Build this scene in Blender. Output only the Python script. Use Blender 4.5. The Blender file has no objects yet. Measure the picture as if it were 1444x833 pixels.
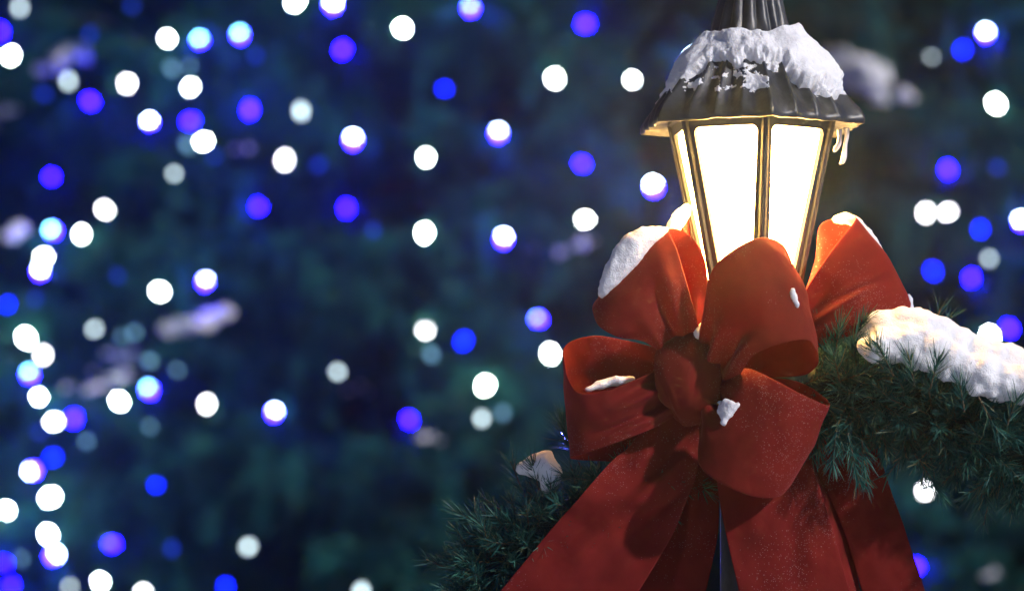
import bpy, bmesh, math, random
import numpy as np
from mathutils import Vector, Matrix, noise as mnoise

R = random.Random(7)
NR = np.random.default_rng(11)
S = bpy.context.scene
C = S.collection
RAD = math.radians

# ------------------------------------------------------------------ camera
W0, H0 = 1444.0, 833.0
FOC = 135.0
D = 1.444 * FOC / 36.0            # focus distance: 1 photo px = 1 mm there
PITCH = RAD(4.0)
CAM = Vector((0, 0, 1.65))
FV = Vector((0, math.cos(PITCH), math.sin(PITCH)))
UV = Vector((0, -math.sin(PITCH), math.cos(PITCH)))
RV = Vector((1, 0, 0))


def P(x, y, z=0.0):
    """photo position (x, y) at z millimetres nearer than the lamp's plane -> world point"""
    d = D - z / 1000.0
    s = d / D / 1000.0
    return CAM + FV * d + RV * ((x - 722) * s) + UV * ((416.5 - y) * s)


def ray(x, y):
    v = FV * D + RV * ((x - 722) / 1000.0) + UV * ((416.5 - y) / 1000.0)
    return v.normalized()


cam_d = bpy.data.cameras.new('camera')
cam = bpy.data.objects.new('camera', cam_d)
C.objects.link(cam)
cam.location = CAM
cam.rotation_euler = (RAD(90) + PITCH, 0, 0)
cam_d.lens = FOC
cam_d.sensor_width = 36.0
cam_d.sensor_fit = 'HORIZONTAL'
cam_d.clip_end = 600
cam_d.dof.use_dof = True
cam_d.dof.focus_distance = D - 0.09
APERTURE = 0.043
cam_d.dof.aperture_fstop = FOC / 1000.0 / APERTURE
S.camera = cam

# ------------------------------------------------------------------ helpers


def tag(o, label=None, cat=None, group=None, kind=None):
    if label: o['label'] = label
    if cat: o['category'] = cat
    if group: o['group'] = group
    if kind: o['kind'] = kind
    return o


def empty(name, loc, label, cat, group=None):
    o = bpy.data.objects.new(name, None)
    o.empty_display_size = 0.05
    C.objects.link(o)
    o.location = loc
    return tag(o, label, cat, group)


def link_mesh(name, me, mats, parent=None, smooth=True):
    o = bpy.data.objects.new(name, me)
    C.objects.link(o)
    for m in (mats if isinstance(mats, (list, tuple)) else [mats]):
        me.materials.append(m)
    if smooth:
        me.polygons.foreach_set('use_smooth', [True] * len(me.polygons))
    if parent is not None:
        o.parent = parent
        o.matrix_parent_inverse = Matrix.Translation(-parent.location)
    return o


def pydata(name, v, f, mats, parent=None, smooth=True):
    me = bpy.data.meshes.new(name)
    me.from_pydata([tuple(p) for p in v], [], f)
    me.update()
    return link_mesh(name, me, mats, parent, smooth)


def np_quads(name, verts, mats, parent=None, smooth=False, mat_idx=None):
    """verts: (n,4,3) array of separate quads"""
    n = len(verts)
    me = bpy.data.meshes.new(name)
    me.vertices.add(n * 4)
    me.vertices.foreach_set('co', verts.reshape(-1).astype(np.float32))
    me.loops.add(n * 4)
    me.loops.foreach_set('vertex_index', np.arange(n * 4, dtype=np.int32))
    me.polygons.add(n)
    me.polygons.foreach_set('loop_start', np.arange(0, n * 4, 4, dtype=np.int32))
    me.polygons.foreach_set('loop_total', np.full(n, 4, dtype=np.int32))
    if mat_idx is not None:
        me.polygons.foreach_set('material_index', mat_idx.astype(np.int32))
    me.update(calc_edges=True)
    return link_mesh(name, me, mats, parent, smooth)


def add_tube(V, F, pts, radii, n=8, cap=True):
    b0 = len(V)
    pts = [Vector(p) for p in pts]
    if not hasattr(radii, '__len__'): radii = [radii] * len(pts)
    prev = None
    for i, p in enumerate(pts):
        t = (pts[min(i + 1, len(pts) - 1)] - pts[max(i - 1, 0)])
        t = t.normalized() if t.length > 1e-9 else Vector((0, 0, 1))
        if prev is None:
            a = Vector((0, 0, 1)) if abs(t.z) < .9 else Vector((1, 0, 0))
            u = t.cross(a).normalized()
        else:
            u = (prev - t * prev.dot(t))
            u = u.normalized() if u.length > 1e-9 else t.orthogonal().normalized()
        prev = u
        w = t.cross(u)
        for k in range(n):
            a = 2 * math.pi * k / n
            V.append(p + (u * math.cos(a) + w * math.sin(a)) * radii[i])
    for i in range(len(pts) - 1):
        for k in range(n):
            k2 = (k + 1) % n
            F.append((b0 + i * n + k, b0 + i * n + k2, b0 + (i + 1) * n + k2, b0 + (i + 1) * n + k))
    if cap:
        F.append(tuple(b0 + k for k in reversed(range(n))))
        F.append(tuple(b0 + (len(pts) - 1) * n + k for k in range(n)))


def lathe(V, F, cx, cy, prof, n=48, rfun=None):
    """prof: list of (r, z[, data]) from the top down"""
    b0 = len(V)
    for row in prof:
        for k in range(n):
            a = 2 * math.pi * k / n
            r = row[0] if rfun is None else rfun(a, row)
            V.append(Vector((cx + r * math.sin(a), cy - r * math.cos(a), row[1])))
    for i in range(len(prof) - 1):
        for k in range(n):
            k2 = (k + 1) % n
            F.append((b0 + i * n + k, b0 + (i + 1) * n + k, b0 + (i + 1) * n + k2, b0 + i * n + k2))


# ------------------------------------------------------------------ materials


def new_mat(name):
    m = bpy.data.materials.new(name)
    m.use_nodes = True
    nt = m.node_tree
    nt.nodes.clear()
    out = nt.nodes.new('ShaderNodeOutputMaterial')
    return m, nt, out


def N(nt, t, **kw):
    n = nt.nodes.new(t)
    for k, v in kw.items():
        if k.startswith('i_'):
            n.inputs[k[2:].replace('_', ' ')].default_value = v
        else:
            setattr(n, k, v)
    return n


def ramp(nt, stops):
    n = nt.nodes.new('ShaderNodeValToRGB')
    e = n.color_ramp.elements
    while len(e) < len(stops): e.new(0.5)
    for el, (p, c) in zip(e, stops):
        el.position = p
        el.color = c if len(c) == 4 else (*c, 1)
    return n


def mat_simple(name, c1, c2, scale, rough, bump=0.0, bscale=None, metal=0.0, **pr):
    m, nt, out = new_mat(name)
    b = N(nt, 'ShaderNodeBsdfPrincipled')
    tc = N(nt, 'ShaderNodeTexCoord')
    nz = N(nt, 'ShaderNodeTexNoise', i_Scale=scale, i_Detail=5.0)
    nt.links.new(tc.outputs['Object'], nz.inputs['Vector'])
    rp = ramp(nt, [(0.3, c1), (0.7, c2)])
    nt.links.new(nz.outputs['Fac'], rp.inputs['Fac'])
    nt.links.new(rp.outputs['Color'], b.inputs['Base Color'])
    b.inputs['Roughness'].default_value = rough
    b.inputs['Metallic'].default_value = metal
    for k, v in pr.items():
        b.inputs[k.replace('_', ' ')].default_value = v
    if bump:
        n2 = N(nt, 'ShaderNodeTexNoise', i_Scale=bscale or scale * 3, i_Detail=4.0)
        nt.links.new(tc.outputs['Object'], n2.inputs['Vector'])
        bp = N(nt, 'ShaderNodeBump', i_Strength=bump, i_Distance=0.002)
        nt.links.new(n2.outputs['Fac'], bp.inputs['Height'])
        nt.links.new(bp.outputs['Normal'], b.inputs['Normal'])
    nt.links.new(b.outputs[0], out.inputs['Surface'])
    return m


def mat_snow(name, sparkle=True):
    m, nt, out = new_mat(name)
    b = N(nt, 'ShaderNodeBsdfPrincipled')
    b.inputs['Base Color'].default_value = (0.88, 0.88, 0.90, 1)
    b.inputs['Roughness'].default_value = 0.75
    b.inputs['Subsurface Weight'].default_value = 0.35
    b.inputs['Subsurface Radius'].default_value = (0.012, 0.010, 0.008)
    b.inputs['Subsurface Scale'].default_value = 0.6
    tc = N(nt, 'ShaderNodeTexCoord')
    n1 = N(nt, 'ShaderNodeTexNoise', i_Scale=90.0, i_Detail=6.0)
    n2 = N(nt, 'ShaderNodeTexNoise', i_Scale=500.0, i_Detail=3.0)
    ad = N(nt, 'ShaderNodeMath', operation='MULTIPLY_ADD')
    ad.inputs[1].default_value = 0.5
    for n in (n1, n2): nt.links.new(tc.outputs['Object'], n.inputs['Vector'])
    nt.links.new(n2.outputs['Fac'], ad.inputs[0])
    nt.links.new(n1.outputs['Fac'], ad.inputs[2])
    bp = N(nt, 'ShaderNodeBump', i_Strength=0.7, i_Distance=0.004)
    nt.links.new(ad.outputs[0], bp.inputs['Height'])
    nt.links.new(bp.outputs['Normal'], b.inputs['Normal'])
    nt.links.new(b.outputs[0], out.inputs['Surface'])
    return m


def mat_velvet(name):
    m, nt, out = new_mat(name)
    b = N(nt, 'ShaderNodeBsdfPrincipled')
    tc = N(nt, 'ShaderNodeTexCoord')
    L = nt.links.new
    nz = N(nt, 'ShaderNodeTexNoise', i_Scale=14.0, i_Detail=6.0, i_Roughness=0.65)
    L(tc.outputs['Object'], nz.inputs['Vector'])
    rp = ramp(nt, [(0.3, (0.115, 0.0046, 0.0042)), (0.7, (0.195, 0.0115, 0.0075))])
    L(nz.outputs['Fac'], rp.inputs['Fac'])
    # frost grains: small cells, only some of them, thicker in patches
    spk = None
    pn = N(nt, 'ShaderNodeTexNoise', i_Scale=11.0, i_Detail=3.0)
    L(tc.outputs['Object'], pn.inputs['Vector'])
    for sc, thr, cut in ((260.0, 0.14, 0.98), (480.0, 0.24, 0.90), (120.0, 0.065, 1.0)):
        vo = N(nt, 'ShaderNodeTexVoronoi', i_Scale=sc)
        L(tc.outputs['Object'], vo.inputs['Vector'])
        lt = N(nt, 'ShaderNodeMath', operation='LESS_THAN'); lt.inputs[1].default_value = thr
        L(vo.outputs['Distance'], lt.inputs[0])
        sp = N(nt, 'ShaderNodeSeparateColor')
        L(vo.outputs['Color'], sp.inputs[0])
        mu = N(nt, 'ShaderNodeMath', operation='MULTIPLY_ADD')      # cell random + patch
        mu.inputs[1].default_value = 2.8
        ofs = N(nt, 'ShaderNodeMath', operation='SUBTRACT'); ofs.inputs[1].default_value = 0.5
        L(pn.outputs['Fac'], ofs.inputs[0])
        L(ofs.outputs[0], mu.inputs[0]); L(sp.outputs[0], mu.inputs[2])
        gt = N(nt, 'ShaderNodeMath', operation='GREATER_THAN'); gt.inputs[1].default_value = cut
        L(mu.outputs[0], gt.inputs[0])
        an = N(nt, 'ShaderNodeMath', operation='MULTIPLY')
        L(lt.outputs[0], an.inputs[0]); L(gt.outputs[0], an.inputs[1])
        if spk is None: spk = an
        else:
            mx = N(nt, 'ShaderNodeMath', operation='MAXIMUM')
            L(spk.outputs[0], mx.inputs[0]); L(an.outputs[0], mx.inputs[1]); spk = mx
    sm = N(nt, 'ShaderNodeMath', operation='MULTIPLY'); sm.inputs[1].default_value = 0.27
    L(spk.outputs[0], sm.inputs[0])
    mix = N(nt, 'ShaderNodeMix', data_type='RGBA')
    L(sm.outputs[0], mix.inputs['Factor'])
    L(rp.outputs['Color'], mix.inputs['A'])
    mix.inputs['B'].default_value = (0.75, 0.62, 0.62, 1)
    L(mix.outputs['Result'], b.inputs['Base Color'])
    b.inputs['Roughness'].default_value = 0.85
    b.inputs['Specular IOR Level'].default_value = 0.2
    b.inputs['Sheen Weight'].default_value = 0.2
    b.inputs['Sheen Roughness'].default_value = 0.35
    b.inputs['Sheen Tint'].default_value = (1.0, 0.16, 0.24, 1)
    n2 = N(nt, 'ShaderNodeTexNoise', i_Scale=900.0, i_Detail=2.0)
    L(tc.outputs['Object'], n2.inputs['Vector'])
    n3 = N(nt, 'ShaderNodeTexNoise', i_Scale=30.0, i_Detail=3.0)
    L(tc.outputs['Object'], n3.inputs['Vector'])
    ad = N(nt, 'ShaderNodeMath', operation='MULTIPLY_ADD'); ad.inputs[1].default_value = 0.12
    L(n2.outputs['Fac'], ad.inputs[0]); L(n3.outputs['Fac'], ad.inputs[2])
    bp = N(nt, 'ShaderNodeBump', i_Strength=0.35, i_Distance=0.006)
    L(ad.outputs[0], bp.inputs['Height'])
    L(bp.outputs['Normal'], b.inputs['Normal'])
    # a little light passes through the cloth
    tr = N(nt, 'ShaderNodeBsdfTranslucent')
    tr.inputs['Color'].default_value = (0.55, 0.03, 0.01, 1)
    ms = N(nt, 'ShaderNodeMixShader'); ms.inputs['Fac'].default_value = 0.14
    L(b.outputs[0], ms.inputs[1]); L(tr.outputs[0], ms.inputs[2])
    L(ms.outputs[0], out.inputs['Surface'])
    return m


def mat_emit(name, col, s):
    m, nt, out = new_mat(name)
    e = N(nt, 'ShaderNodeEmission')
    e.inputs['Color'].default_value = (*col, 1)
    e.inputs['Strength'].default_value = s
    nt.links.new(e.outputs[0], out.inputs['Surface'])
    return m


def mat_needle(name, cols, rough=0.55, trans=0.15, spec=0.35):
    m, nt, out = new_mat(name)
    b = N(nt, 'ShaderNodeBsdfPrincipled')
    g = N(nt, 'ShaderNodeNewGeometry')
    rp = ramp(nt, cols)
    nt.links.new(g.outputs['Random Per Island'], rp.inputs['Fac'])
    nt.links.new(rp.outputs['Color'], b.inputs['Base Color'])
    b.inputs['Roughness'].default_value = rough
    b.inputs['Specular IOR Level'].default_value = spec
    tr = N(nt, 'ShaderNodeBsdfTranslucent')
    nt.links.new(rp.outputs['Color'], tr.inputs['Color'])
    ms = N(nt, 'ShaderNodeMixShader'); ms.inputs['Fac'].default_value = trans
    nt.links.new(b.outputs[0], ms.inputs[1]); nt.links.new(tr.outputs[0], ms.inputs[2])
    nt.links.new(ms.outputs[0], out.inputs['Surface'])
    return m


M_IRON = mat_simple('black_painted_iron', (0.022, 0.024, 0.03), (0.045, 0.047, 0.055), 40, 0.42, 0.25, 160)
M_ROOF = mat_simple('weathered_roof_metal', (0.014, 0.017, 0.024), (0.042, 0.047, 0.058), 55, 0.40, 0.35, 130)
M_SNOW = mat_snow('snow')
M_VELVET = mat_velvet('red_velvet')
M_FROST = mat_simple('frost_fibre', (0.62, 0.36, 0.38), (0.75, 0.5, 0.52), 50, 0.8)
M_PANEL = mat_emit('glowing_glass', (1.0, 0.52, 0.13), 125.0)
M_NEEDLE = mat_needle('garland_needle', [(0.0, (0.006, 0.05, 0.052)), (0.6, (0.016, 0.11, 0.095)),
                                         (0.95, (0.05, 0.16, 0.10)), (1.0, (0.20, 0.18, 0.08))])
M_TWIG = mat_simple('brown_twig', (0.05, 0.035, 0.02), (0.14, 0.10, 0.05), 60, 0.8)
M_WIRE = mat_simple('dark_green_core', (0.006, 0.014, 0.010), (0.012, 0.024, 0.016), 40, 0.8)
M_FIR = mat_needle('fir_foliage', [(0.0, (0.005, 0.055, 0.058)), (0.5, (0.012, 0.098, 0.092)),
                                   (0.85, (0.023, 0.135, 0.108)), (1.0, (0.055, 0.135, 0.085))], 0.8, 0.2, 0.06)
M_BARK = mat_simple('bark', (0.04, 0.03, 0.022), (0.11, 0.08, 0.055), 12, 0.9, 0.6, 30)
m_ice, nt_, out_ = new_mat('ice')
b_ = N(nt_, 'ShaderNodeBsdfPrincipled')
b_.inputs['Base Color'].default_value = (0.9, 0.93, 0.97, 1)
b_.inputs['Roughness'].default_value = 0.12
b_.inputs['IOR'].default_value = 1.31
b_.inputs['Transmission Weight'].default_value = 0.15
b_.inputs['Subsurface Weight'].default_value = 0.0
nt_.links.new(b_.outputs[0], out_.inputs['Surface'])
M_ICE = m_ice

# ------------------------------------------------------------------ world, light, haze
SUN_DIR = Vector((0.73, -0.50, 0.57)).normalized()      # towards the light
wd = bpy.data.worlds.new('World')
S.world = wd
wd.use_nodes = True
nt = wd.node_tree
bg = nt.nodes.get('Background') or nt.nodes.new('ShaderNodeBackground')
sky = nt.nodes.new('ShaderNodeTexSky')
sky.sky_type = 'NISHITA'
sky.sun_disc = False
sky.sun_elevation = RAD(-4.0)
sky.sun_rotation = math.atan2(SUN_DIR.x, SUN_DIR.y)
sky.ozone_density = 3.0
tint = nt.nodes.new('ShaderNodeMix')
tint.data_type = 'RGBA'; tint.blend_type = 'MULTIPLY'
tint.inputs['Factor'].default_value = 1.0
tint.inputs['B'].default_value = (0.55, 1.0, 0.95, 1)
nt.links.new(sky.outputs[0], tint.inputs['A'])
nt.links.new(tint.outputs['Result'], bg.inputs['Color'])
bg.inputs['Strength'].default_value = 6.5
sd = bpy.data.lights.new('street_glow', 'SUN')
sd.energy = 3.6
sd.angle = RAD(2.5)
sd.color = (1.0, 0.93, 0.92)
so = bpy.data.objects.new('street_glow', sd)
C.objects.link(so)
so.rotation_euler = SUN_DIR.to_track_quat('Z', 'Y').to_euler()

HAZE = 0.0028  # thin scatter added so the lantern glass blooms, in place of lens glow
m, nt, out = new_mat('bloom_haze')
pv = N(nt, 'ShaderNodeVolumePrincipled')
pv.inputs['Color'].default_value = (0.62, 0.88, 0.92, 1)
pv.inputs['Density'].default_value = HAZE
pv.inputs['Anisotropy'].default_value = 0.9
nt.links.new(pv.outputs[0], out.inputs['Volume'])
bm = bmesh.new()
bmesh.ops.create_cube(bm, size=1)
me = bpy.data.meshes.new('haze')
bm.to_mesh(me); bm.free()
hz = link_mesh('haze', me, m, None, False)
hz.scale = (130, 130, 16.5)
hz.location = (0, 20, 16.5 / 2 - 1.2)
tag(hz, kind='stuff')

# ------------------------------------------------------------------ ground
V = []; F = []
n = 60
for i in range(n + 1):
    for j in range(n + 1):
        x = (i / n * 2 - 1); y = (j / n * 2 - 1)
        x = math.copysign(abs(x) ** 1.8, x) * 60; y = math.copysign(abs(y) ** 1.8, y) * 60
        V.append((x, y + 15, 0.07 * (mnoise.noise(Vector((x * .4, y * .4, 0))) + 0.5 * mnoise.noise(Vector((x * 1.3, y * 1.3, 3))))))
for i in range(n):
    for j in range(n):
        a = i * (n + 1) + j
        F.append((a, a + n + 1, a + n + 2, a + 1))
g = pydata('ground', V, F, mat_simple('trodden_snow', (0.5, 0.52, 0.57), (0.75, 0.77, 0.8), 1.3, 0.8, 0.5, 9))
tag(g, kind='structure')

# ------------------------------------------------------------------ lantern
LP = P(1060, 416.5, 0)
LX, LY = LP.x, LP.y


def ZP(y, z=0.0):
    """world height of photo row y on the lamp axis"""
    return CAM.z + LY * math.tan(PITCH + math.atan((416.5 - y) / 1000.0 / D))


TH0 = RAD(6.4)            # a hexagon corner faces the camera at this angle


def hexf(a):
    t = (a - TH0) % RAD(60) - RAD(30)
    return math.cos(RAD(30)) / math.cos(t)


lamp = empty('street_lamp', (LX, LY, 0), 'lit black hexagonal lantern with a fluted snow topped roof on a dark post', 'street lamp')

NFL = 24
def flute(a, amp):
    return amp * (0.62 - abs(math.sin((a - TH0) * NFL / 2)))


def roof_r(a, row):
    r, z, hx, amp = row
    if r < 0.06: return r + amp * .75 * (abs(math.sin((a - TH0) * 8)) ** .8 - 0.5)      # the neck: fewer, rounded flutes
    return r * ((1 - hx) + hx * hexf(a)) + flute(a, amp)


def mm(v): return v / 1000.0
prof_px = [  # r mm, photo row, hexagon blend, flute amplitude mm
    (20, -130, 0, 2), (26, -100, 0, 4), (31, -60, 0, 6), (37, -25, 0, 8), (43, 0, 0, 9), (49, 28, 0, 9.5), (57, 54, .1, 10), (64, 63, .2, 10),
    (74, 72, .35, 9.5), (87, 85, .5, 10), (102, 100, .65, 12), (118, 118, .8, 14), (133, 136, .9, 14), (147, 150, .96, 12),
    (157, 161, 1, 9), (163.5, 171, 1, 6), (166, 175, 1, 4.5), (166.5, 182, 1, 4), (164.5, 182.5, 1, 4), (163, 176, 1, 4), (140, 170, 1, 2), (90, 163, 1, 0)]
prof = [(mm(r), ZP(y), hx, mm(am)) for r, y, hx, am in prof_px]
V = []; F = []
lathe(V, F, LX, LY, prof, 288, roof_r)
# hammered edge
for i, v in enumerate(V):
    k = mnoise.noise(v * 35) * 0.0022 + mnoise.noise(v * 90) * 0.0009
    V[i] = v + Vector((v.x - LX, v.y - LY, 0)).normalized() * k + Vector((0, 0, 0.7 * k))
roof = pydata('roof', V, F, M_ROOF, lamp)
V = []; F = []
fin = [(0.0005, ZP(-215)), (0.012, ZP(-212)), (0.019, ZP(-200)), (0.019, ZP(-190)), (0.010, ZP(-178)), (0.010, ZP(-165)), (0.022, ZP(-158)), (0.024, ZP(-148)), (0.018, ZP(-138)), (0.017, ZP(-128)), (0.001, ZP(-126))]
lathe(V, F, LX, LY, fin, 32)
pydata('finial', V, F, M_IRON, roof)
roof_child = bpy.data.objects['finial']

RT, RB, YT, YB = 0.1225, 0.0640, 172, 436


def cage_pt(k, u, v, inset=0.0):
    """face k, u 0..1 across, v 0..1 down"""
    r = RT + (RB - RT) * v - inset
    z = ZP(YT + (YB - YT) * v)
    a0 = TH0 + RAD(60) * k; a1 = a0 + RAD(60)
    p0 = Vector((LX + r * math.sin(a0), LY - r * math.cos(a0), z))
    p1 = Vector((LX + r * math.sin(a1), LY - r * math.cos(a1), z))
    return p0.lerp(p1, u)


V = []; F = []
holes = []
for k in range(6):
    # rounded hole in (s mm from centre, v)
    def edge_half(v): return (RT + (RB - RT) * v) * 0.5
    v0, v1 = 16 / 264.0, 1 - 18 / 264.0
    mar = 0.0125
    rad = 0.009
    hole = []
    hgt = (YB - YT) / 1000.0
    pts2 = []
    for (sx, vv, a_start) in ((-1, v0, 180), (1, v0, 270), (1, v1, 0), (-1, v1, 90)):
        cxm = sx * (edge_half(vv) - mar - rad)
        cvm = vv * hgt + (rad if vv == v0 else -rad)
        for q in range(7):
            a = RAD(a_start + 15 * q)
            pts2.append((cxm + rad * math.cos(a), cvm + rad * math.sin(a), sx, vv, q))
    fr, bk, of, ob_ = [], [], [], []
    for (s, w, sx, vv, q) in pts2:
        v = w / hgt
        u = 0.5 + s / (2 * edge_half(v))
        fr.append(cage_pt(k, u, v)); bk.append(cage_pt(k, u, v, 0.007))
        # outer ring
        vo = 0.0 if vv == v0 else 1.0
        uo = 0.0 if sx < 0 else 1.0
        first = (sx < 0) == (vv == v0)
        # walk along the outer rectangle towards the corner
        t = q / 6.0
        if (sx, vv) == (-1, v0): pu, pvv = (0.0, v * (1 - t)) if t < .5 else ((u) * (t), 0.0)
        elif (sx, vv) == (1, v0): pu, pvv = (u + (1 - u) * (t), 0.0) if t < .5 else (1.0, v * t)
        elif (sx, vv) == (1, v1): pu, pvv = (1.0, v + (1 - v) * t) if t < .5 else (1 - (1 - u) * t, 1.0)
        else: pu, pvv = (u * (1 - t), 1.0) if t < .5 else (0.0, 1 - (1 - v) * t)
        if q == 3: pu, pvv = uo, vo
        of.append(cage_pt(k, pu, pvv)); ob_.append(cage_pt(k, pu, pvv, 0.007))
    b0 = len(V); nn = len(fr)
    V += of + fr + bk + ob_
    for i in range(nn):
        j = (i + 1) % nn
        for lay in range(3):
            F.append((b0 + lay * nn + i, b0 + lay * nn + j, b0 + (lay + 1) * nn + j, b0 + (lay + 1) * nn + i))
    # glass panel
    pv_ = []; u0 = 0.04
    gm = 6
    for i in range(gm + 1):
        for j in range(gm + 1):
            pv_.append(cage_pt(k, u0 + (1 - 2 * u0) * i / gm, 0.03 + 0.94 * j / gm, 0.006))
    fv = []
    for i in range(gm):
        for j in range(gm):
            a = i * (gm + 1) + j
            fv.append((a, a + 1, a + gm + 2, a + gm + 1))
    pydata('panel', pv_, fv, M_PANEL, lamp, False)
for k in range(6):      # corner beads
    a = TH0 + RAD(60) * k
    add_tube(V, F, [cage_pt(k, 0, 0, 0.0015), cage_pt(k, 0, 1, 0.0015)], 0.0058, 10)
pydata('frame', V, F, M_IRON, lamp, False)
V = []; F = []
lathe(V, F, LX, LY, [(0.001, ZP(164)), (0.122, ZP(165)), (0.127, ZP(167)), (0.127, ZP(173)), (0.120, ZP(175)), (0.10, ZP(175.5))], 6 * 8, lambda a, row: row[0] * hexf(a))
pydata('top_rail', V, F, M_IRON, lamp, False)
V = []; F = []
lathe(V, F, LX, LY, [(0.05, ZP(432)), (0.069, ZP(433)), (0.071, ZP(437)), (0.069, ZP(446)), (0.058, ZP(458)), (0.05, ZP(470)), (0.047, ZP(486)),
                     (0.056, ZP(492)), (0.056, ZP(502)), (0.048, ZP(508))], 48)
pydata('collar', V, F, M_IRON, lamp)
V = []; F = []
lathe(V, F, LX, LY, [(0.047, ZP(505)), (0.046, ZP(700)), (0.046, 1.2), (0.05, 0.95), (0.062, 0.93), (0.064, 0.88), (0.055, 0.86), (0.06, 0.5),
                     (0.085, 0.42), (0.09, 0.30), (0.125, 0.22), (0.135, 0.10), (0.14, -0.05)], 20, lambda a, row: row[0] * (1 + 0.035 * math.cos(10 * a)))
pydata('post', V, F, M_IRON, lamp)

# ------------------------------------------------------------------ snow helpers
_tex = {}


def clouds(size, depth=2):
    k = (size, depth)
    if k not in _tex:
        t = bpy.data.textures.new('clouds', 'CLOUDS')
        t.noise_scale = size; t.noise_depth = depth
        _tex[k] = t
    return _tex[k]


def blob(name, balls, voxel, d1=(0.03, 0.010), d2=(0.008, 0.004), label=None, cat='snow', group=None, mat=None, it=6):
    """balls: (world point, radii tuple) merged into one lumpy snow mesh"""
    bm = bmesh.new()
    c0 = Vector((0, 0, 0))
    for p, r in balls: c0 += Vector(p)
    c0 /= len(balls)
    for p, r in balls:
        if not hasattr(r, '__len__'): r = (r, r, r)
        mtx = Matrix.Translation(Vector(p) - c0) @ Matrix.Diagonal((*r, 1))
        bmesh.ops.create_icosphere(bm, subdivisions=2, radius=1, matrix=mtx)
    me = bpy.data.meshes.new(name)
    bm.to_mesh(me); bm.free()
    o = bpy.data.objects.new(name, me); C.objects.link(o)
    o.location = c0
    md = o.modifiers.new('r', 'REMESH'); md.mode = 'VOXEL'; md.voxel_size = voxel
    sm_ = o.modifiers.new('s', 'SMOOTH'); sm_.factor = .6; sm_.iterations = it
    for sz, st in (d1, d2):
        dm = o.modifiers.new('d', 'DISPLACE'); dm.texture = clouds(sz); dm.strength = st; dm.texture_coords = 'GLOBAL'; dm.mid_level = .5
    dg = bpy.context.evaluated_depsgraph_get()
    me2 = bpy.data.meshes.new_from_object(o.evaluated_get(dg))
    o.modifiers.clear()
    o.data = me2
    bpy.data.meshes.remove(me)
    me2.name = name
    me2.materials.clear(); me2.materials.append(mat or M_SNOW)
    me2.polygons.foreach_set('use_smooth', [True] * len(me2.polygons))
    if label: tag(o, label, cat, group)
    return o


# snow on the lantern roof: a thickness field over the roof surface
def sstep(a, b, x):
    t = max(0, min(1, (x - a) / (b - a)))
    return t * t * (3 - 2 * t)


V = []; F = []
NA, NS = 560, 90
rows = []
i0, i1 = 6, 15
for s in range(NS + 1):
    f = i0 + (i1 - i0) * s / NS
    i = min(int(f), len(prof) - 2); t = f - i
    rows.append([prof[i][q] * (1 - t) + prof[i + 1][q] * t for q in range(4)] + [prof_px[i][1] * (1 - t) + prof_px[i + 1][1] * t])
thick = np.zeros((NS + 1, NA))
for s, row in enumerate(rows):
    y = row[4]
    for k in range(NA):
        a = 2 * math.pi * k / NA
        th = math.degrees((a - RAD(-3.6) + math.pi) % (2 * math.pi) - math.pi)     # 0 = facing camera
        # lower limit of the thick cover as photo row
        if th < -60: lim = 140
        elif th < -30: lim = 140 - (th + 60) / 30 * 40
        elif th < 15: lim = 100
        elif th < 35: lim = 100 + (th - 15) / 20 * 37
        elif th < 90: lim = 143
        else: lim = 150
        q = Vector((math.sin(a) * 2.2, math.cos(a) * 2.2, y * 0.028))
        lim += 17 * mnoise.noise(q * 1.6) + 9 * mnoise.noise(q * 4.3) + 5 * mnoise.noise(q * 11)
        lim += 7 * (abs(math.sin((a - TH0) * NFL / 2)) - .5)
        cov = sstep(0, 15, lim - y) * sstep(53, 62, y)
        base = 15 + 7 * mnoise.noise(q * 1.0 + Vector((5, 0, 0))) + 4 * mnoise.noise(q * 2.2) + 1.5 * mnoise.noise(q * 5.1)
        if 20 < th < 75: base += 8 * sstep(20, 40, th)
        t_ = cov * max(base, 5)
        # dusted, half fallen patches below on the front
        if t_ < 1.0 and -62 < th < 18 and 104 < y < 152:
            dn = mnoise.noise(q * 2.1 + Vector((9, 2, 1))) + 0.55 * mnoise.noise(q * 7 + Vector((1, 7, 1))) + .3 * mnoise.noise(q * 26)
            dd = sstep(-0.06, 0.5, dn - (0.12 if y > 138 else 0)) * sstep(152, 140, y)
            t_ = max(t_, 4.5 * dd)
        t_ += (0.6 * mnoise.noise(q * 14) + 0.6 * mnoise.noise(q * 34) + .5 * mnoise.noise(q * 70)) if t_ > 1.2 else 0
        thick[s, k] = t_
idx = -np.ones((NS + 1, NA), int)
keep = thick > 0.5
k2 = keep.copy()
for ds in (-1, 0, 1):
    for dk in (-1, 0, 1):
        k2 |= np.roll(np.roll(keep, ds, 0), dk, 1)
for s, row in enumerate(rows):
    for k in range(NA):
        if not k2[s, k]: continue
        a = 2 * math.pi * k / NA
        r = roof_r(a, row[:4])
        tt = mm(thick[s, k]) if keep[s, k] else -0.002
        # under thick snow the flutes vanish
        wt = sstep(1.5, 9, thick[s, k]); r = r * (1 - wt) + wt * (row[0] * ((1 - row[2]) + row[2] * (.6 * hexf(a) + .4 * .93)))
        nrm = 0.62, 0.78
        idx[s, k] = len(V)
        V.append(Vector((LX + (r + tt * nrm[0]) * math.sin(a), LY - (r + tt * nrm[0]) * math.cos(a), row[1] + tt * nrm[1])))
for s in range(NS):
    for k in range(NA):
        kk = (k + 1) % NA
        q = (idx[s, k], idx[s + 1, k], idx[s + 1, kk], idx[s, kk])
        if min(q) >= 0: F.append(q)
tag(pydata('snow', V, F, M_SNOW), 'white snow capping the fluted lantern roof in a ragged layer', 'snow')

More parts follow.
